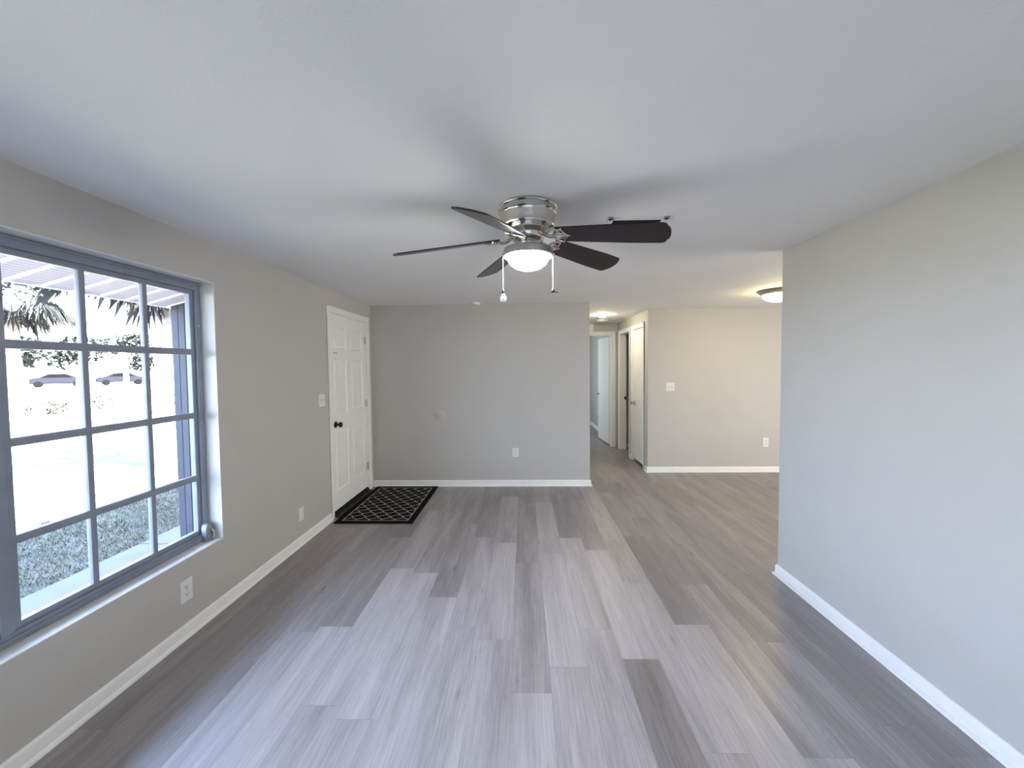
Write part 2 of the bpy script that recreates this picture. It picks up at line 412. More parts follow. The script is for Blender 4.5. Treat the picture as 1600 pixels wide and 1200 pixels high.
bm = NB(); box(bm, XO, 6.12, -2.62, 12.0, H, H + 0.15); struct(obj('ceiling', bm, M_ceil))

# ------------------------------------------------------------------ baseboards (board with quarter-round shoe)
PROF = [(0, 0), (0.026, 0), (0.0255, 0.008), (0.022, 0.015), (0.0135, 0.019), (0.0125, 0.020), (0.0125, 0.066), (0.009, 0.076), (0.004, 0.080), (0, 0.080)]
def baseboard(name, path):
    bm = NB(); extrude_profile(bm, PROF, path); return struct(obj(name, bm, M_white, smooth=True))
baseboard('baseboard_left', [(XL, 3.955), (XL, -2.5)])
baseboard('baseboard_back', [(XBR, YE), (XBR, YB), (XL + 0.002, YB)])
baseboard('baseboard_right', [(XR, -2.5), (XR, YWE), (XR + 0.12, YWE), (XR + 0.12, -2.5)])
baseboard('baseboard_dining', [(6.0, YBG), (XH, YBG), (XH, C1a - 0.068)])
baseboard('baseboard_hall', [(XH, C1b + 0.05), (XH, D1a - 0.06)])
baseboard('baseboard_bedroom', [(XH, YE + .12), (XH, 11.6)])
baseboard('baseboard_bathroom', [(3.6, 7.56), (HX1, 7.56)])

# ------------------------------------------------------------------ front door
def raised_panel(bm, y0, y1, z0, z1, x, s=1):
    """moulded panel on a face whose outward normal is s*X: groove, sloped bevel and raised field"""
    rings = []
    for ins, dep in ((0, 0.0), (0.010, -0.009), (0.018, -0.009), (0.040, -0.002)):
        rings.append([bm.verts.new((x + s * dep, y, z)) for y, z in ((y0 + ins, z0 + ins), (y1 - ins, z0 + ins), (y1 - ins, z1 - ins), (y0 + ins, z1 - ins))])
    for A, B in zip(rings, rings[1:]):
        for k in range(4): bm.faces.new((A[k], A[(k + 1) % 4], B[(k + 1) % 4], B[k]))
    bm.faces.new(rings[-1])
def panel_door_mesh(y0, y1, z0, z1, xf, xb, panels):
    """front face with holes filled by panels; simple grid subdivision"""
    bm = NB()
    ys = sorted({y0, y1} | {p[0] for p in panels} | {p[1] for p in panels}); zs = sorted({z0, z1} | {p[2] for p in panels} | {p[3] for p in panels})
    for a, b in zip(ys, ys[1:]):
        for c, d in zip(zs, zs[1:]):
            my, mz = (a + b) / 2, (c + d) / 2
            if any(p[0] < my < p[1] and p[2] < mz < p[3] for p in panels): continue
            bm.faces.new([bm.verts.new(q) for q in ((xf, a, c), (xf, b, c), (xf, b, d), (xf, a, d))])
    for p in panels: raised_panel(bm, *p, xf)
    for q in (((xb, y0, z0), (xb, y1, z0), (xb, y1, z1), (xb, y0, z1)), ((xf, y0, z0), (xb, y0, z0), (xb, y0, z1), (xf, y0, z1)),
              ((xf, y1, z0), (xb, y1, z0), (xb, y1, z1), (xf, y1, z1)), ((xf, y0, z0), (xf, y1, z0), (xb, y1, z0), (xb, y0, z0)), ((xf, y0, z1), (xf, y1, z1), (xb, y1, z1), (xb, y0, z1))):
        bm.faces.new([bm.verts.new(v) for v in q])
    bmesh.ops.remove_doubles(bm, verts=bm.verts, dist=1e-5)
    return bm
def knob(parent, loc, ax, m, r=0.027, name='door_knob'):
    """rose, neck and ball; ax = unit direction out of the door"""
    bm = NB()
    lathe(bm, [(0, 0), (0.034, 0), (0.036, 0.004), (0.034, 0.009), (0.014, 0.014), (0.011, 0.022), (0.012, 0.034), (0.020, 0.040), (r, 0.050), (r + .001, 0.060), (r - .006, 0.070), (0.010, 0.076), (0, 0.077)], 24)
    o = obj(name, bm, m, parent, True, loc)
    o.rotation_euler = Vector(ax).to_track_quat('Z', 'Y').to_euler(); return o
def casing(name_parent, axis, pos, a0, a1, ztop, side, w=0.062, t=0.016, bottom=0.0, w0=None):
    w0 = w0 or w
    """three-piece door casing on plane axis=pos, standing out towards side"""
    bm = NB()
    def bx(u0, u1, z0, z1, tt=t, bev=0.004):
        p0, p1 = sorted((pos, pos + side * tt))
        if axis == 'X': box(bm, p0, p1, u0, u1, z0, z1, bev)
        else: box(bm, u0, u1, p0, p1, z0, z1, bev)
    bx(a0 - w0, a0, bottom, ztop); bx(a1, a1 + w, bottom, ztop); bx(a0 - w0, a1 + w, ztop, ztop + w)
    bx(a0 - w0, a0 - w0 + 0.014, bottom, ztop + w - .001, t + 0.006, 0.003); bx(a1 + w - 0.014, a1 + w, bottom, ztop + w - .001, t + 0.006, 0.003); bx(a0 - w0 + .001, a1 + w - .001, ztop + w - 0.014, ztop + w, t + 0.006, 0.003)
    return bm
d1 = struct(empty('door_1', (XL, 4.5, 0)), 'white six-panel front door with black knob on the left wall', 'door')
def kid(o, parent):     # parent while keeping world coordinates
    o.parent = parent; o.location = o.location - parent.location; return o
panels = []
for ya, yb in ((4.128, 4.432), (4.545, 4.868)):
    panels += [(ya, yb, 0.255, 0.905), (ya, yb, 1.085, 1.687), (ya, yb, 1.787, 2.045)]
kid(obj('slab', panel_door_mesh(4.028, 4.967, 0.052, 2.163, XL - 0.014, XL - 0.058, panels), M_door), d1)
bm = casing(None, 'X', XL, DY0 + .006, DY1 - .006, DZ - .008, 1, w=0.055, t=0.011)
box(bm, XO, XL + .002, DY0, DY0 + 0.014, 0, DZ); box(bm, XO, XL + .002, DY1 - 0.014, DY1, 0, DZ); box(bm, XO, XL + .002, DY0, DY1, DZ - 0.013, DZ)
box(bm, XL - 0.10, XL - 0.06, DY0 + .014, DY0 + 0.03, 0, DZ); box(bm, XL - 0.10, XL - 0.06, DY1 - 0.03, DY1 - .014, 0, DZ)
kid(obj('door_frame', bm, M_white), d1)
kid(knob(None, (XL - 0.014, 4.130, 0.975), (1, 0, 0), M_black, 0.029), d1)
for z in (0.32, 1.13, 1.93):
    bm = NB(); tube(bm, [(XL - 0.006, 4.972, z - 0.05), (XL - 0.006, 4.972, z + 0.05)], 0.007); box(bm, XL - 0.013, XL - 0.010, 4.935, 4.971, z - .045, z + .045)
    kid(obj('hinge', bm, M_hinge, smooth=True), d1)
bm = NB(); box(bm, XL - 0.20, XL - 0.002, DY0 + .014, DY1 - .014, 0.0, 0.030, 0.004); box(bm, XL - 0.055, XL - 0.018, DY0 + .014, DY1 - .014, 0.03, 0.046, 0.004)
box(bm, XL - 0.004, XL + 0.052, DY0 + .02, DY1 - .02, 0.001, 0.008, 0.002)
kid(obj('threshold', bm, M_thr), d1)
bm = NB()
lathe(bm, [(0, 0), (0.007, 0), (0.007, 0.003), (0, 0.004)], 12, axis='X', o=(XL - 0.014, 4.135, 1.745))
for q in (4.165, 4.180, 4.192): box(bm, XL - 0.014, XL - 0.012, q, q + 0.008, 1.742, 1.750)
kid(obj('door_viewer', bm, M_slot), d1)

# ------------------------------------------------------------------ interior hall doors
def flat_slab(bm, *b): box(bm, *b, 0.003)
# bedroom door, open against the bedroom's right wall
d2 = struct(empty('door_2', (1.7, YE, 0)), 'white flat bedroom door standing open at the far end of the hall', 'door')
bm = casing(None, 'Y', YE, E0 + .008, E1 - .008, HZ - .008, -1, w=0.072)
box(bm, E0, E0 + .014, YE - .002, YE + .112, 0, HZ); box(bm, E1 - .014, E1, YE - .002, YE + .112, 0, HZ); box(bm, E0, E1, YE - .002, YE + .112, HZ - .013, HZ)
kid(obj('door_frame', bm, M_white), d2)
sl = empty('hinged_leaf', (1.718, YE + 0.130, 0)); sl.rotation_euler = (0, 0, math.radians(93.6)); 
bm = NB(); box(bm, 0.004, 0.80, 0.0, 0.036, 0.03, 2.150, 0.003)
leaf = obj('slab', bm, M_door); leaf.matrix_world = Matrix.Translation((1.716, YE + 0.128, 0)) @ Matrix.Rotation(math.radians(93.8), 4, 'Z')
bpy.data.objects.remove(sl)
leaf.parent = d2; leaf.matrix_world = Matrix.Translation((1.716 - 1.7, 0.128, 0)) @ Matrix.Rotation(math.radians(93.8), 4, 'Z')
for s_, y_ in ((1, 0.036), (-1, 0.0)):
    bm = NB(); lathe(bm, [(0, 0), (0.030, 0), (0.030, 0.006), (0.012, 0.012), (0.011, 0.03), (0.026, 0.045), (0.026, 0.06), (0.012, 0.068), (0, 0.069)], 18)
    o = obj('door_knob', bm, M_pan, leaf, True, (0.735, y_, 0.985)); o.rotation_euler = Vector((0, s_, 0)).to_track_quat('Z', 'Y').to_euler()
for z in (0.25, 2.02):
    bm = NB(); box(bm, E1 - 0.016, E1 + 0.000, YE + 0.108, YE + 0.127, z - .05, z + .05, 0.002); kid(obj('hinge', bm, M_plate), d2)
# open doorway in the hall's right wall
d3 = struct(empty('door_3', (XH, 7.1, 0)), 'open white-cased doorway in the hall wall with dark strike plate', 'doorway')
bm = casing(None, 'X', XH, D1a + .008, D1b - .008, HZ - .008, -1, w=0.066)
box(bm, XH - .002, HX1 + .002, D1a, D1a + .014, 0, HZ); box(bm, XH - .002, HX1 + .002, D1b - .014, D1b, 0, HZ); box(bm, XH - .002, HX1 + .002, D1a, D1b, HZ - .013, HZ)
kid(obj('door_frame', bm, M_white), d3)
bm = NB(); box(bm, XH + 0.078, XH + 0.108, D1b - 0.018, D1b - 0.012, 0.94, 1.0, .001); kid(obj('strike_plate', bm, M_black), d3)
# closet door, shut
d4 = struct(empty('door_4', (XH, 6.3, 0)), 'narrow white flat closet door beside the beige wall corner', 'door')
bm = casing(None, 'X', XH, C1a + .008, C1b - .008, HZ - .008, -1, w=0.066, w0=0.03)
box(bm, XH - .002, HX1, C1a, C1a + .014, 0, HZ); box(bm, XH - .002, HX1, C1b - .014, C1b, 0, HZ); box(bm, XH - .002, HX1, C1a, C1b, HZ - .013, HZ)
kid(obj('door_frame', bm, M_white), d4)
bm = NB(); box(bm, XH + 0.006, XH + 0.042, C1a + .017, C1b - .017, 0.045, HZ - .016, 0.003); kid(obj('slab', bm, M_door), d4)
kid(knob(None, (XH + 0.006, 6.475, 0.965), (-1, 0, 0), M_pan, 0.024), d4)
for z in (0.25, 1.1, 2.0):
    bm = NB(); tube(bm, [(XH - 0.003, C1a + .016, z - 0.045), (XH - 0.003, C1a + .016, z + 0.045)], 0.007); kid(obj('hinge', bm, M_hinge, smooth=True), d4)
# vertical trim running from the bedroom door header up to the ceiling
bm = NB(); box(bm, 1.24, 1.36, YE - 0.02, YE, HZ + .065, H, 0.003); struct(obj('trim_1', bm, M_white))

# ------------------------------------------------------------------ window
w1 = struct(empty('window_1', (XL, 1.0, WZ0)), 'large white-gridded aluminium window on the left wall looking out to the lawn', 'window')
XF0, XF1 = -2.152, -2.094      # frame depth range
bm = NB()       # painted reveal: sill, jamb, head boards
box(bm, XF0, XL + 0.001, WY0 + .001, WY1 - .001, WZ0, WZ0 + 0.006, 0.001)
box(bm, XF0, XL + 0.001, WY1 - 0.006, WY1, WZ0, WZ1); box(bm, XF0, XL + 0.001, WY0, WY0 + 0.006, WZ0, WZ1); box(bm, XF0, XL + 0.001, WY0, WY1, WZ1 - 0.006, WZ1)
kid(obj('window_sill', bm, M_reveal), w1)
bays = [(1.530, 2.455), (0.535, 1.460), (-0.40, 0.465)]
FZ0, FZ1 = 0.520, 2.075
bm = NB()
box(bm, XF0, XF1, WY0 + .006, WY1 - .006, WZ0 + 0.006, FZ0 - 0.012, 0.003); box(bm, XF0, XF1, WY0 + .006, WY1 - .006, FZ1 + 0.012, WZ1 - 0.006, 0.003)
box(bm, XF0, XF1 - .001, bays[0][1] + 0.012, WY1 - .006, WZ0 + .006, WZ1 - .006, 0.003); box(bm, XF0, XF1 - .001, WY0 + .006, bays[2][0] - .012, WZ0 + .006, WZ1 - .006, 0.003)
for (a, b), (c, d) in zip(bays, bays[1:]): box(bm, XF0, XF1 - .001, d + 0.012, a - 0.012, WZ0 + .006, WZ1 - .006, 0.003)
box(bm, XF1 - .002, XF1 + 0.010, WY0 + .01, WY1 - .01, FZ1 + 0.045, FZ1 + 0.055, 0.003)          # lip along the head
box(bm, XF1 - .002, XF1 + 0.012, WY0 + .01, WY1 - .01, FZ0 - 0.036, FZ0 - 0.028, 0.003)
kid(obj('frame', bm, M_alu), w1)
zb = [0.880, 1.285, 1.692]
for bi, (a, b) in enumerate(bays):
    bm = NB()                                                    # sash ring
    s = 0.012
    for q in ((a - s, a + .016, FZ0 - s, FZ1 + s), (b - .016, b + s, FZ0 - s, FZ1 + s), (a - s, b + s, FZ0 - s, FZ0 + .016), (a - s, b + s, FZ1 - .016, FZ1 + s)):
        hz = 0.0015 if q[1] - q[0] > 0.5 else 0.0
        box(bm, -2.138 - hz, -2.108 - hz, *q, 0.003)
    sash = kid(obj('sash', bm, M_alu), w1)
    vb = (1.838, 2.150) if bi == 0 else (a + (b - a) / 3, a + 2 * (b - a) / 3)
    for y in vb:
        bm = NB(); box(bm, -2.134, -2.110, y - 0.0145, y + 0.0145, FZ0, FZ1, 0.008)
        kid(obj('muntin', bm, M_alu), w1)
    for z in zb:
        bm = NB(); box(bm, -2.135, -2.109, a, b, z - 0.019, z + 0.019, 0.009); kid(obj('muntin', bm, M_alu), w1)
    bm = NB(); box(bm, -2.129, -2.126, a - .004, b + .004, FZ0 - .004, FZ1 + .004); kid(obj('glass', bm, M_glass), w1)
# crank operator at lower right corner
bm = NB()
pts = [(0, 0), (0.050, 0), (0.058, 0.012), (0.056, 0.085), (0.046, 0.108), (0.026, 0.116), (0.008, 0.108), (0, 0.09)]
A = [bm.verts.new((XF1 + 0.002, 2.440 + y, WZ0 + 0.008 + z)) for y, z in pts]; B = [bm.verts.new((XF1 + 0.036, 2.442 + y * .92, WZ0 + 0.010 + z * .94)) for y, z in pts]
for k in range(8): bm.faces.new((A[k], A[(k + 1) % 8], B[(k + 1) % 8], B[k]))
bm.faces.new(A); bm.faces.new(B)
bmesh.ops.bevel(bm, geom=[e for e in bm.edges], offset=0.003, segments=2, affect='EDGES')
co = kid(obj('crank_operator', bm, M_alu, smooth=True), w1)
bm = NB(); tube(bm, bez((XF1 + .034, 2.482, .53), (XF1 + .055, 2.485, .525), (XF1 + .050, 2.486, .50), (XF1 + .050, 2.484, .476)), [.007] * 8 + [.008, .009, .009]); kid(obj('crank_handle', bm, M_hinge, smooth=True), w1)
bm = NB(); lathe(bm, [(0, 0), (.006, 0), (.006, .004), (0, .005)], 10, axis='X', o=(XF1, 2.484, 1.86)); kid(obj('screw', bm, M_hinge), w1)

# ------------------------------------------------------------------ plates on the walls
def plate_thing(name, kind, loc, rz, label, cat, group=None, w=0.078, h=0.122):
    """built facing +Y... front is local -Y; kind: outlet / switch / blank"""
    t = tag(empty(name, loc, rz), label, cat, group)
    bm = NB(); box(bm, -w / 2, w / 2, -0.006, 0, -h / 2, h / 2, 0.0025); obj('cover_plate', bm, M_plate, t)
    if kind == 'outlet':
        for s in (-1, 1):
            z = s * h * 0.165
            bm = NB(); bx = [(0.016 * math.cos(a), 0.0145 * math.sin(a)) for a in [2 * PI * k / 20 for k in range(20)]]
            A = [bm.verts.new((x, -0.006, z + min(max(y, -.0125), .0125))) for x, y in bx]; B = [bm.verts.new((x, -0.0085, z + min(max(y, -.0125), .0125))) for x, y in bx]
            for k in range(20): bm.faces.new((A[k], A[(k + 1) % 20], B[(k + 1) % 20], B[k]))
            bm.faces.new(B); rc = obj('receptacle', bm, M_plate, t)
            bm = NB(); box(bm, -0.008, -0.0055, -0.0092, -0.0084, z - .002, z + .007); box(bm, 0.0055, 0.008, -0.0092, -0.0084, z - .002, z + .006)
            lathe(bm, [(0, 0), (.003, 0), (.003, .0008), (0, .0008)], 10, axis='Y', o=(0, -0.0092, z - .0075)); obj('slots', bm, M_slot, rc)
        bm = NB(); lathe(bm, [(0, 0), (.003, 0), (.003, .001), (0, .0015)], 10, axis='Y', o=(0, -0.0075, 0)); obj('screw', bm, M_grey, t)
    elif kind == 'switch':
        for x in (-0.023 * w / .116, 0.023 * w / .116):
            bm = NB(); box(bm, x - 0.0055, x + 0.0055, -0.0075, -0.005, -0.0125, 0.0125, .001); sw = obj('toggle_slot', bm, M_grey, t)
            bm = NB()
            g = [(-.0045, .003), (.0045, .003), (.0045, .010), (-.0045, .010)]
            A = [bm.verts.new((x + a, -.0075, b - .006)) for a, b in g]; B = [bm.verts.new((x + a * .8, -.019, b + .003)) for a, b in g]
            for k in range(4): bm.faces.new((A[k], A[(k + 1) % 4], B[(k + 1) % 4], B[k]))
            bm.faces.new(B); obj('toggle', bm, M_plate, sw)
    else:
        for z in (-.042, .042):
            bm = NB(); lathe(bm, [(0, 0), (.003, 0), (.003, .001), (0, .0015)], 10, axis='Y', o=(0, -0.0072, z)); obj('screw', bm, M_grey, t)
    return t
plate_thing('wall_outlet', 'outlet', (XL, 2.215, 0.275), PI / 2, 'white duplex outlet on the left wall below the window', 'outlet', w=0.082, h=0.130)
plate_thing('cover_plate_blank', 'blank', (XL, 3.415, 0.275), PI / 2, 'small white blank plate low on the left wall between window and front door', 'wall plate', w=0.07, h=0.115)
plate_thing('light_switch', 'switch', (XL, 3.828, 1.262), PI / 2, 'white double toggle switch on the left wall beside the front door', 'switch', w=0.116, h=0.122)
plate_thing('wall_outlet', 'outlet', (-0.108, YB, 0.447), 0, 'white duplex outlet low on the grey back wall', 'outlet', w=0.080, h=0.120)
plate_thing('light_switch', 'switch', (2.152, YBG, 1.262), 0, 'white double toggle switch on the beige dining wall', 'switch', w=0.124, h=0.122)
plate_thing('wall_outlet', 'outlet', (3.540, YBG, 0.437), 0, 'white duplex outlet low on the beige dining wall', 'outlet', w=0.084, h=0.135)
plate_thing('wall_outlet', 'outlet', (XH, 9.675, 0.422), -PI / 2, 'tiny white outlet on the bedroom wall seen through the hall doorway', 'outlet', w=0.076, h=0.122)
# painted-over round cover on the back wall
bm = NB(); lathe(bm, [(0, 0), (0.070, 0), (0.070, 0.003), (0.066, 0.006), (0, 0.007)], 36, axis='Y')
for v in bm.verts: v.co.y = -v.co.y
tag(obj('round_cover_plate', bm, M_wall, smooth=True, loc=(-1.105, YB, 0.945)), 'round wall cover painted the same grey as the back wall', 'wall plate')

# ------------------------------------------------------------------ ceiling detectors
def detector(name, loc, r, label, cat):
    t = tag(empty(name, loc), label, cat)
    bm = NB(); lathe(bm, [(0, 0), (r, 0), (r, -0.008), (r * .96, -0.012), (r * .90, -0.012)], 32); obj('mounting_ring', bm, M_plate, t, True)
    bm = NB(); lathe(bm, [(r * .90, -0.010), (r * .90, -0.024), (r * .80, -0.032), (r * .3, -0.036), (r * .28, -0.033), (0, -0.033)], 32); obj('cover', bm, M_plate, t, True)
    return t
detector('smoke_detector', (-0.60, 5.02, H), 0.063, 'small white detector on the ceiling just above the grey back wall', 'smoke detector')
detector('smoke_detector', (1.420, 7.06, H), 0.105, 'round white detector on the hall ceiling behind the lit hall lamp', 'smoke detector')

# ------------------------------------------------------------------ hall and dining ceiling lights
t = tag(empty('hall_ceiling_light', (1.285, 6.36, H)), 'small bright flush lamp on the hall ceiling', 'ceiling light')
bm = NB(); lathe(bm, [(0, 0), (0.075, 0), (0.075, -0.010), (0.062, -0.014), (0, -0.014)], 28); obj('base', bm, M_plate, t, True)
bm = NB(); lathe(bm, [(0.058, -0.012), (0.058, -0.02), (0.048, -0.034), (0.028, -0.042), (0, -0.045)], 28); obj('bulb_dome', bm, M_hall, t, True)
t = tag(empty('dining_ceiling_light', (2.845, 4.45, H)), 'flush dome ceiling light with nickel pan, half hidden by the right wall', 'ceiling light')
bm = NB(); lathe(bm, [(0, 0), (0.205, 0), (0.207, -0.008), (0.196, -0.022), (0.172, -0.040), (0.162, -0.050), (0.155, -0.052), (0.0, -0.04)], 48); obj('pan', bm, M_pan, t, True)
bm = NB(); lathe(bm, [(0.158, -0.046), (0.156, -0.062), (0.142, -0.086), (0.110, -0.108), (0.060, -0.122), (0, -0.126)], 48); obj('glass_dome', bm, M_dome, t, True)

# ------------------------------------------------------------------ ceiling air register
t = tag(empty('air_vent', (0.66, 2.335, H)), 'white rectangular ceiling air register behind the right fan blade', 'vent')
x0, x1, y0, y1 = -0.178, 0.156, -0.130, 0.115
bm = NB()
for q in ((x0, x1, y0, y0 + .032), (x0, x1, y1 - .032, y1), (x0, x0 + .032, y0, y1), (x1 - .032, x1, y0, y1)): box(bm, *q, -0.010, 0, 0.003)
obj('frame', bm, M_vent, t)
bm = NB(); box(bm, x0 + .03, x1 - .03, y0 + .03, y1 - .03, -0.001, 0.0); obj('duct_opening', bm, M_dark, t)
for k in range(8):
    y = y0 + .040 + k * (y1 - y0 - .08) / 7
    bm = NB(); v = [bm.verts.new(p) for p in ((x0 + .032, y - .008, -.002), (x1 - .032, y - .008, -.002), (x1 - .032, y + .006, -.009), (x0 + .032, y + .006, -.009))]
    bm.faces.new(v); bmesh.ops.solidify(bm, geom=list(bm.faces), thickness=0.001); obj('louvre', bm, M_slot, t)

# ------------------------------------------------------------------ ceiling fan
FX, FY = 0.031, 2.055
fan = tag(empty('ceiling_fan', (FX, FY, H)), 'five-blade hugger ceiling fan in polished nickel with dark blades and lit bowl', 'ceiling fan')
bm = NB(); lathe(bm, [(0, 0), (0.146, 0), (0.151, -0.004), (0.153, -0.012), (0.150, -0.018), (0.1455, -0.020), (0.1455, -0.030), (0.1495, -0.033), (0.150, -0.040), (0.1455, -0.044), (0.1435, -0.048),
                      (0.1425, -0.062), (0.139, -0.085), (0.136, -0.098), (0.1375, -0.102), (0.135, -0.108), (0.120, -0.111), (0, -0.112)], 64)
obj('mounting_housing', bm, M_nickel, fan, True)
bm = NB(); lathe(bm, [(0.112, -0.110), (0.114, -0.128), (0.108, -0.132), (0.095, -0.136), (0.086, -0.142), (0.084, -0.158), (0.078, -0.168), (0.064, -0.174), (0, -0.176)], 56)
obj('motor_housing', bm, M_nickel, fan, True)
bm = NB(); lathe(bm, [(0.038, -0.172), (0.042, -0.178), (0.042, -0.200), (0.046, -0.203), (0, -0.203)], 40); obj('switch_housing', bm, M_nickel, fan, True)
bm = NB(); lathe(bm, [(0, -0.200), (0.048, -0.200), (0.090, -0.205), (0.114, -0.211), (0.124, -0.215), (0.128, -0.220), (0.1285, -0.252), (0.126, -0.255), (0.122, -0.253), (0.120, -0.240), (0.108, -0.238)], 56)
lk = obj('light_kit', bm, M_ring, fan, True)
bm = NB(); lathe(bm, [(0.108, -0.236), (0.112, -0.250), (0.107, -0.268), (0.093, -0.290), (0.070, -0.307), (0.040, -0.318), (0, -0.322)], 56)
obj('glass_bowl', bm, M_globe, lk, True)
for s in (-1, 1):       # thumb screws on the ring
    bm = NB(); lathe(bm, [(0, 0), (0.006, 0), (0.006, 0.012), (0, 0.014)], 12, axis='X', o=(0.124, 0, -0.240))
    if s < 0:
        for v in bm.verts: v.co.x = -v.co.x
    obj('thumb_screw', bm, M_nickel, lk, True)

def blade_mesh():
    bm = NB(); r0, r1 = 0.150, 0.695; t = 0.0075
    out = []
    def hw(s): return 0.052 + 0.020 * min(1, s * 1.25)
    N = 18
    up, dn = [], []
    for i in range(7):                              # rounded root
        a = PI / 2 * i / 6; up.append((r0 + 0.035 * (1 - math.sin(a)), 0.030 + 0.024 * math.sin(a) if False else 0.056 * math.sin(a) ** 0.8))
    rc = 0.026
    for i in range(1, N + 1):
        s = i / N; up.append((r0 + 0.035 + (r1 - rc - 0.016 - r0 - 0.035) * s, 0.058 + 0.017 * min(1, s * 1.3)))
    for i in range(1, 7):
        a = PI / 2 * i / 6; up.append((r1 - rc - 0.016 + rc * math.sin(a), 0.075 - rc + rc * math.cos(a)))
    for i in range(1, 7): up.append((r1 - 0.016 + 0.016 * math.sin(PI / 2 * i / 6), 0.049 * math.cos(PI / 2 * i / 6)))
    pts = []
    up2 = []
    for r, h in up: 
        pts.append((r, h))
    low = [(r, -h) for r, h in reversed(up) if h > 1e-4]
    pts = [(up[0][0], 0)] + up[1:-1] + [(r1, 0)] + [(r, -h) for r, h in reversed(up[1:-1])]
    A = [bm.verts.new((r, h, t / 2)) for r, h in pts]; B = [bm.verts.new((r, h, -t / 2)) for r, h in pts]
    n = len(pts)
    for k in range(n): bm.faces.new((A[k], A[(k + 1) % n], B[(k + 1) % n], B[k]))
    bm.faces.new(A); bm.faces.new(B[::-1])
    return bm
def iron_mesh():
    """curved arm and openwork bracket under the blade root (local: blade plane z=0, hub at x=0)"""
    bm = NB()
    tube(bm, bez((0.045, 0, 0.030), (0.080, 0, 0.022), (0.095, 0, -0.022), (0.148, 0, -0.012), 12), [0.013, .012, .0105, .0095, .009, .009, .009, .009, .009, .009, .0085, .008, .008])
    z = -0.008
    for s in (-1, 1):
        tube(bm, bez((0.142, 0, z - .003), (0.145, s * 0.030, z), (0.156, s * 0.046, z), (0.186, s * 0.050, z), 8), 0.0055)
        tube(bm, bez((0.186, s * 0.050, z), (0.190, s * 0.030, z), (0.196, s * 0.016, z), (0.214, 0, z), 8), 0.005)
        tube(bm, bez((0.150, s * 0.020, z), (0.175, s * 0.030, z), (0.188, s * 0.012, z), (0.203, 0, z), 8), 0.0042)
        tube(bm, [(0.158, s * 0.038, z), (0.175, s * .018, z), (0.190, s * 0.022, z)], 0.004)
        lathe(bm, [(0, -0.014), (0.007, -0.013), (0.008, -0.006), (0.008, -0.003)], 12, o=(0.184, s * 0.049, 0))
    tube(bm, [(0.142, 0, z), (0.203, 0, z), (0.226, 0, z + .001)], [0.006, 0.005, 0.004])
    lathe(bm, [(0, -0.014), (0.007, -0.013), (0.008, -0.006), (0.008, -0.003)], 12, o=(0.205, 0, 0))
    return bm
# blade directions (degrees) and drop at the tip as they hang
BL = [(-19, 2.240, 2.183), (39, 2.235, 2.205), (114, 2.22, 2.20), (185, 2.222, 2.150), (250.0, 2.212, 2.140)]
bmesh_blade = blade_mesh(); bmesh_iron = iron_mesh()
b0 = obj('blade', bmesh_blade, M_blade, fan); i0 = obj('blade_iron', bmesh_iron, M_nickel, b0, True)
mod = b0.modifiers.new('bevel', 'BEVEL'); mod.width = 0.002; mod.segments = 2; mod.limit_method = 'ANGLE'
for k, (ang, zr, zt) in enumerate(BL):
    b = b0 if k == 0 else copy_tree(b0, fan)
    tilt = math.atan2(zt - zr, 0.50)
    b.matrix_local = Matrix.Translation((0, 0, zr + 0.19 * (zr - zt) / 0.50 - H)) @ Matrix.Rotation(math.radians(ang), 4, 'Z') @ Matrix.Rotation(-tilt, 4, 'Y') @ Matrix.Rotation(math.radians(-14 if k == 3 else -17), 4, 'X')
# pull chains with bulb and fan pendants
def chain(x, y, ztop, zbot):
    bm = NB(); tube(bm, [(x, y, ztop), (x, y, zbot)], 0.0014, 6)
    n = int((ztop - zbot) / 0.0065)
    for k in range(n): bmesh.ops.create_icosphere(bm, subdivisions=1, radius=0.0026, matrix=Matrix.Translation((x, y, ztop - 0.0065 * k)))
    return obj('pull_chain', bm, M_chain, fan, True)
c1 = chain(-0.131, 0.0, -0.236, -0.428)
bm = NB(); lathe(bm, [(0, -0.420), (0.004, -0.422), (0.007, -0.428), (0.007, -0.440), (0, -0.441)], 12, o=(-0.131, 0, 0)); obj('pendant_cap', bm, M_black, c1, True)
bm = NB(); lathe(bm, [(0.006, -0.440), (0.009, -0.447), (0.0155, -0.458), (0.017, -0.468), (0.0145, -0.478), (0.008, -0.485), (0, -0.487)], 18, o=(-0.131, 0, 0)); obj('bulb_pendant', bm, M_bulbp, c1, True)
c2 = chain(0.128, 0.0, -0.236, -0.425)
bm = NB(); lathe(bm, [(0, -0.418), (0.004, -0.420), (0.008, -0.427), (0.008, -0.438), (0, -0.440)], 12, o=(0.128, 0, 0))
for a in (15, 105, 195, 285):
    ca, sa = math.cos(math.radians(a)), math.sin(math.radians(a)); A = [(0.006, -.004), (0.030, -.007), (0.033, 0), (0.030, .007), (0.006, .004)]
    vs = [bm.verts.new((0.128 + r * ca - s * sa, r * sa + s * ca, -0.436 - .15 * s)) for r, s in A]; f = bm.faces.new(vs); bmesh.ops.solidify(bm, geom=[f], thickness=0.0015)
obj('fan_pendant', bm, M_black, c2, True)

# ------------------------------------------------------------------ doormat
bm = NB(); box(bm, 0, 0.81, 0, 1.215, 0.0, 0.009, 0.003)
dm = tag(obj('doormat', bm, M_mat, loc=(-1.945, 3.872, 0.0005)), 'black doormat with cream trellis pattern in front of the white front door', 'doormat')

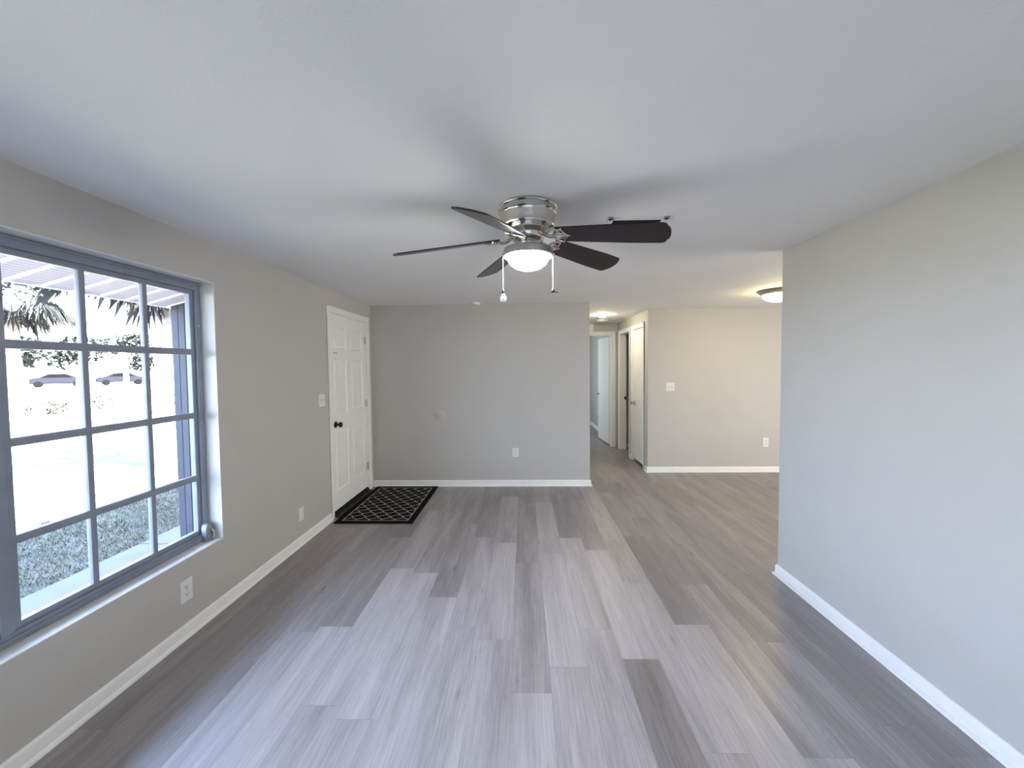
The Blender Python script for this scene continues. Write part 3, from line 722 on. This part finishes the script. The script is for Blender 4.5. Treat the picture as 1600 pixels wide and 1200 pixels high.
# ------------------------------------------------------------------ outside: porch, lawn, street
GZ = -0.12
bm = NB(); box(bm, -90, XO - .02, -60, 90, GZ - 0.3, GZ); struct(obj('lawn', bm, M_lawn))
bm = NB(); box(bm, -34.5, -29.5, -60, 90, GZ, GZ + 0.02); struct(obj('road', bm, M_asph))  # asphalt darkened so its colour carries the shadow strip on the road
wk = struct(empty('porch_walk', (-3, 2, -0.10)), 'pale concrete walk beneath the window', 'walkway')
js = [-3.0, -1.2, 0.6, 2.48, 3.635, 4.9, 6.2]
for a, b in zip(js, js[1:]):
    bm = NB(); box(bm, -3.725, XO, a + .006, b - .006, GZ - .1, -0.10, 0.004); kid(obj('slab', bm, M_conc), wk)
# porch side wall: vertical boards
bm = NB(); ya, yb = 3.665, 3.80
xs = [-3.352, -3.285, -3.222, -3.10, -2.98, -2.86, -2.74, -2.62, -2.50, -2.38, XO]
for a, b in zip(xs, xs[1:]): box(bm, a + .003, b - .003, ya, yb, -0.10, 2.62)
box(bm, -3.345, XO, ya + .01, yb - .01, -0.10, 2.62)
struct(obj('wall_porch', bm, M_clad))
# soffit: sloping vented panels with ribs running up the slope
EX, EZ, SL = -3.39, 2.186, 0.26
def sz(x): return EZ + (x - EX) * SL
so = struct(empty('soffit', (EX, 2, EZ)), 'white perforated vinyl soffit above the window', 'soffit')
bm = NB()
for y0, y1 in ((-3.0, 8.0),):
    v = [bm.verts.new(p) for p in ((EX, y0, sz(EX)), (XO, y0, sz(XO)), (XO, y1, sz(XO)), (EX, y1, sz(EX)))]; f = bm.faces.new(v)
    bmesh.ops.solidify(bm, geom=[f], thickness=0.012)
kid(obj('vented_panel', bm, M_soff), so)
bm = NB(); y = -2.97
while y < 8:
    for (o1, o2, d) in ((0, 0.026, 0.012),):
        vs = []
        for x in (EX, XO):
            for yy, dd in ((y, 0), (y + 0.004, d), (y + o2 - .004, d), (y + o2, 0)): vs.append(bm.verts.new((x, yy, sz(x) - dd)))
        bm.faces.new(vs[0:4]); bm.faces.new(vs[4:8][::-1])
        for k in range(3): bm.faces.new((vs[k], vs[k + 1], vs[k + 5], vs[k + 4]))
    y += 0.195
kid(obj('ribs', bm, M_soffr), so)
bm = NB(); box(bm, EX - 0.03, EX, -3.0, 8.0, EZ - 0.012, EZ + 0.15, .003); struct(obj('trim_2', bm, M_soffr))
# roof
bm = NB(); x0, x1, x2 = EX - .04, 2.0, 7.6; z0 = EZ + 0.16; z1 = z0 + (x1 - x0) * SL
for (a, za, b, zb_) in ((x0, z0, x1, z1), (x1, z1, x2, z1 - (x2 - x1) * SL)):
    v = [bm.verts.new(p) for p in ((a, -3, za), (b, -3, zb_), (b, 12.6, zb_), (a, 12.6, za))]; f = bm.faces.new(v); bmesh.ops.solidify(bm, geom=[f], thickness=0.06)
struct(obj('roof', bm, M_roof))
# exterior end walls so that no sky leaks in
wall('wall_outer', [(XO - .01, 6.3, -2.80, -2.66, GZ, H + .4), (6.14, 6.3, -2.8, 12.2, GZ, H + .2), (XO - .01, 6.3, 12.02, 12.2, GZ, H + .4), (XO, XL, 8.0, 12.1, GZ, H)], M_house)

# grass blades near the walk (uncountable)
def grass(n, x0, x1, y0, y1):
    rnd = np.random.RandomState(5)
    x = rnd.uniform(x0, x1, n); y = rnd.uniform(y0, y1, n); a = rnd.uniform(0, 2 * PI, n); h = rnd.uniform(0.015, 0.045, n); w = rnd.uniform(.002, .004, n)
    lx, ly = rnd.uniform(-.035, .035, n), rnd.uniform(-.035, .035, n)
    V = np.zeros((n, 3, 3)); V[:, 0] = np.c_[x - w * np.cos(a), y - w * np.sin(a), np.full(n, GZ)]; V[:, 1] = np.c_[x + w * np.cos(a), y + w * np.sin(a), np.full(n, GZ)]
    V[:, 2] = np.c_[x + lx, y + ly, GZ + h]
    me = bpy.data.meshes.new('grass'); me.from_pydata(V.reshape(-1, 3).tolist(), [], np.arange(3 * n).reshape(-1, 3).tolist()); me.materials.append(M_grass)
    o = bpy.data.objects.new('grass', me); C.objects.link(o)
    return tag(o, 'short patchy lawn grass beside the concrete walk outside the window', 'grass', kind='stuff')
grass(42000, -6.0, -3.74, 1.6, 7.0)

def leaf_cloud(bm, c, R, n, size, rnd, squash=0.8):
    for _ in range(n):
        while True:
            p = Vector((rnd.uniform(-1, 1), rnd.uniform(-1, 1), rnd.uniform(-1, 1)))
            if 0.25 < p.length < 1: break
        p = Vector((p.x * R, p.y * R, p.z * R * squash)) + Vector(c)
        d = Vector((rnd.uniform(-1, 1), rnd.uniform(-1, 1), rnd.uniform(-1, .6))).normalized(); s = d.cross(Vector((rnd.uniform(-1, 1), rnd.uniform(-1, 1), 1))).normalized()
        L = size * rnd.uniform(.6, 1.3); w = L * 0.32
        bm.faces.new([bm.verts.new(q) for q in (p, p + d * L * .5 + s * w, p + d * L, p + d * L * .5 - s * w)])
def palm(loc, h, R, label, seed, nf=34, dead=10, spread=1.0, tr=0.15):
    rnd = random.Random(seed); t = tag(empty('palm_tree', loc), label, 'palm tree', None)
    bm = NB(); tube(bm, [(rnd.uniform(-.04, .04), rnd.uniform(-.04, .04), h * k / 12) for k in range(13)], [tr * (1.25 - .3 * min(1, k / 3)) + (0.015 if k % 2 else 0) for k in range(13)], 14); obj('trunk', bm, M_trunk, t, True)
    def fronds(n, elev, m, name, L0):
        bm = NB()
        for i in range(n):
            az = 2 * PI * (i + rnd.random() * .7) / n; el = math.radians(rnd.uniform(*elev)); L = L0 * rnd.uniform(.75, 1.1)
            d = Vector((math.cos(az) * math.cos(el), math.sin(az) * math.cos(el), math.sin(el))); p = Vector((0, 0, h)); pts = [p.copy()]
            for k in range(5):
                p = p + d * L * .11; d = (d + Vector((0, 0, -0.10))).normalized(); pts.append(p.copy())
            tube(bm, pts, [0.016 - 0.0018 * k for k in range(6)], 4)
            side = Vector((-math.sin(az), math.cos(az), 0)).normalized(); P = pts[-1]
            nl = 17
            for q in range(nl):
                ph = math.radians(-125 + 250 * q / (nl - 1)); u = (d * math.cos(ph) + side * math.sin(ph)).normalized()
                ll = L * 0.44 * (0.75 + 0.25 * math.cos(ph)) * rnd.uniform(.85, 1.1); a_ = P; b_ = P + u * ll * .55 + Vector((0, 0, -.06 * ll)); c_ = b_ + (u * .55 + Vector((0, 0, -.75 - .3 * rnd.random()))).normalized() * ll * .5
                wv = u.cross(Vector((0, 0, 1))); wv = (wv.normalized() if wv.length > .05 else side) * 0.022 + Vector((0, 0, .008))
                bm.faces.new([bm.verts.new(z) for z in (a_ - wv * .5, a_ + wv * .5, b_ + wv, c_, b_ - wv)])
        return obj(name, bm, m, t)
    fronds(nf, (-25, 65), M_frond, 'crown', R); 
    if dead: fronds(dead, (-75, -35), M_dead, 'dry_fronds', R * .8)
    return t
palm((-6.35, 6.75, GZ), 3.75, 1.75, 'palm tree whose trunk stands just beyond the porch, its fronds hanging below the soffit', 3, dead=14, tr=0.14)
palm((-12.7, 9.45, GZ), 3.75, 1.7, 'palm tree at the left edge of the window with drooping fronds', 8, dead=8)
def tree(loc, h, R, label, seed, n=900, size=.28, m=M_leaf, cat='tree', name='leafy_tree'):
    rnd = random.Random(seed); t = tag(empty(name, loc), label, cat)
    bm = NB(); tube(bm, [(0, 0, 0), (0.05, 0, h * .45), (0, .05, h)], [.16, .12, .07], 10)
    for k in range(4):
        a = k * PI / 2 + .4; tube(bm, bez((0, 0, h * .6), (.2 * math.cos(a), .2 * math.sin(a), h * .75), (R * .4 * math.cos(a), R * .4 * math.sin(a), h * .9), (R * .6 * math.cos(a), R * .6 * math.sin(a), h * 1.05), 6), [.07, .06, .05, .045, .04, .03, .02], 6)
    obj('trunk', bm, M_trunk, t, True)
    bm = NB()
    for k in range(7):
        c = (rnd.uniform(-.55, .55) * R, rnd.uniform(-.55, .55) * R, h + rnd.uniform(-.2, .6) * R)
        leaf_cloud(bm, c, R * .55, n // 7, size, rnd)
    obj('foliage', bm, m, t); return t
def shrub(loc, R, label, seed, n=220, size=.12, m=M_shrub, group=None, sq=.7):
    rnd = random.Random(seed); t = tag(empty('shrub', loc), label, 'shrub', group)
    bm = NB()
    for k in range(9):
        a = 2 * PI * k / 9; tube(bm, [(0, 0, 0), (R * .5 * math.cos(a), R * .5 * math.sin(a), R * .8 * sq)], [.02, .008], 5)
    obj('stems', bm, M_trunk, t)
    bm = NB(); leaf_cloud(bm, (0, 0, R * sq * .9), R, n, size, rnd, sq); obj('foliage', bm, m, t); return t
tree((-21.5, 20.6, GZ), 2.9, 0.95, 'small leafy tree across the lawn behind the palm fronds', 4, 900, .2)
tree((-44, 33.5, GZ), 3.2, 2.0, 'leafy green tree behind the parked cars, leftmost beyond the street', 5, 1000, .5)
tree((-44, 37.5, GZ), 3.2, 2.1, 'leafy green tree behind the parked cars, second from the left beyond the street', 6, 1000, .5)
tree((-43, 43.5, GZ), 3.0, 2.0, 'leafy green tree beyond the street, behind the middle window panes', 9, 1000, .5)
tree((-40, 48, GZ), 3.2, 2.0, 'leafy green tree beyond the street, to the right of the others', 10, 1000, .5)
shrub((-19.0, 14.2, GZ), .35, 'yellow-green clump on the lawn, smallest and farthest left', 11)
shrub((-18.8, 15.2, GZ), .42, 'yellow-green clump on the lawn seen just left of the first vertical bar', 12)
shrub((-18.6, 16.7, GZ), .50, 'yellow-green clump on the lawn seen in the middle column of panes', 13)
shrub((-9.6, 10.9, GZ), .75, 'tall bright green shrub beside the porch side wall', 14, n=500, size=.14, sq=1.35)

def car(loc, rz, label, m, seed=0):
    t = tag(empty('parked_car', loc, rz), label, 'car')
    bm = NB()
    prof = [(-2.2, .35), (-2.25, .75), (-2.05, .92), (-1.3, 1.0), (-.7, 1.42), (.55, 1.45), (1.25, 1.02), (2.0, .88), (2.2, .7), (2.2, .35)]
    A = [bm.verts.new((x, -.85, z)) for x, z in prof]; B = [bm.verts.new((x, .85, z)) for x, z in prof]
    for k in range(len(prof)): bm.faces.new((A[k], A[(k + 1) % len(prof)], B[(k + 1) % len(prof)], B[k]))
    bm.faces.new(A); bm.faces.new(B[::-1]); bmesh.ops.bevel(bm, geom=list(bm.edges), offset=.06, segments=2, affect='EDGES'); obj('body', bm, m, t, True)
    bm = NB()
    for s in (-1, 1):
        v = [bm.verts.new((x, s * .862, z)) for x, z in ((-1.15, 1.03), (-.68, 1.36), (.5, 1.38), (1.05, 1.05))]; f = bm.faces.new(v)
    bmesh.ops.solidify(bm, geom=list(bm.faces), thickness=.01); obj('side_window', bm, M_carg, t)
    for x in (-1.4, 1.35):
        for s in (-1, 1):
            bm = NB(); lathe(bm, [(0, -.1), (.2, -.1), (.32, -.09), (.33, 0), (.32, .09), (.2, .1), (0, .1)], 20, axis='Y', o=(x, s * .8, .33)); obj('wheel', bm, M_tyre, t, True)
    return t
car((-50.6, 41.3, GZ), math.radians(50), 'dark blue car parked across the street, the left one of two', M_carb)
car((-48.6, 46.2, GZ), math.radians(50), 'dark blue car parked across the street, partly behind the vertical window bar', M_carb)
# house across the street
hs = tag(empty('distant_house', (-58, 66, GZ)), 'white single-storey house far across the street', 'house')
bm = NB(); box(bm, -5, 5, -7, 7, 0, 2.9); obj('house_walls', bm, M_house, hs)
bm = NB()
v = [(-5.5, -7.5, 2.9), (5.5, -7.5, 2.9), (5.5, 7.5, 2.9), (-5.5, 7.5, 2.9), (0, -7.5, 4.2), (0, 7.5, 4.2)]; vv = [bm.verts.new(p) for p in v]
for q in ((0, 3, 5, 4), (1, 4, 5, 2), (0, 4, 1), (3, 2, 5), (0, 1, 2, 3)): bm.faces.new([vv[k] for k in q])
obj('house_roof', bm, M_house, hs)
for y in (-4, 0, 4):
    bm = NB(); box(bm, 5.0, 5.04, y - .8, y + .8, 1.0, 2.2); obj('house_window', bm, M_carg, hs)
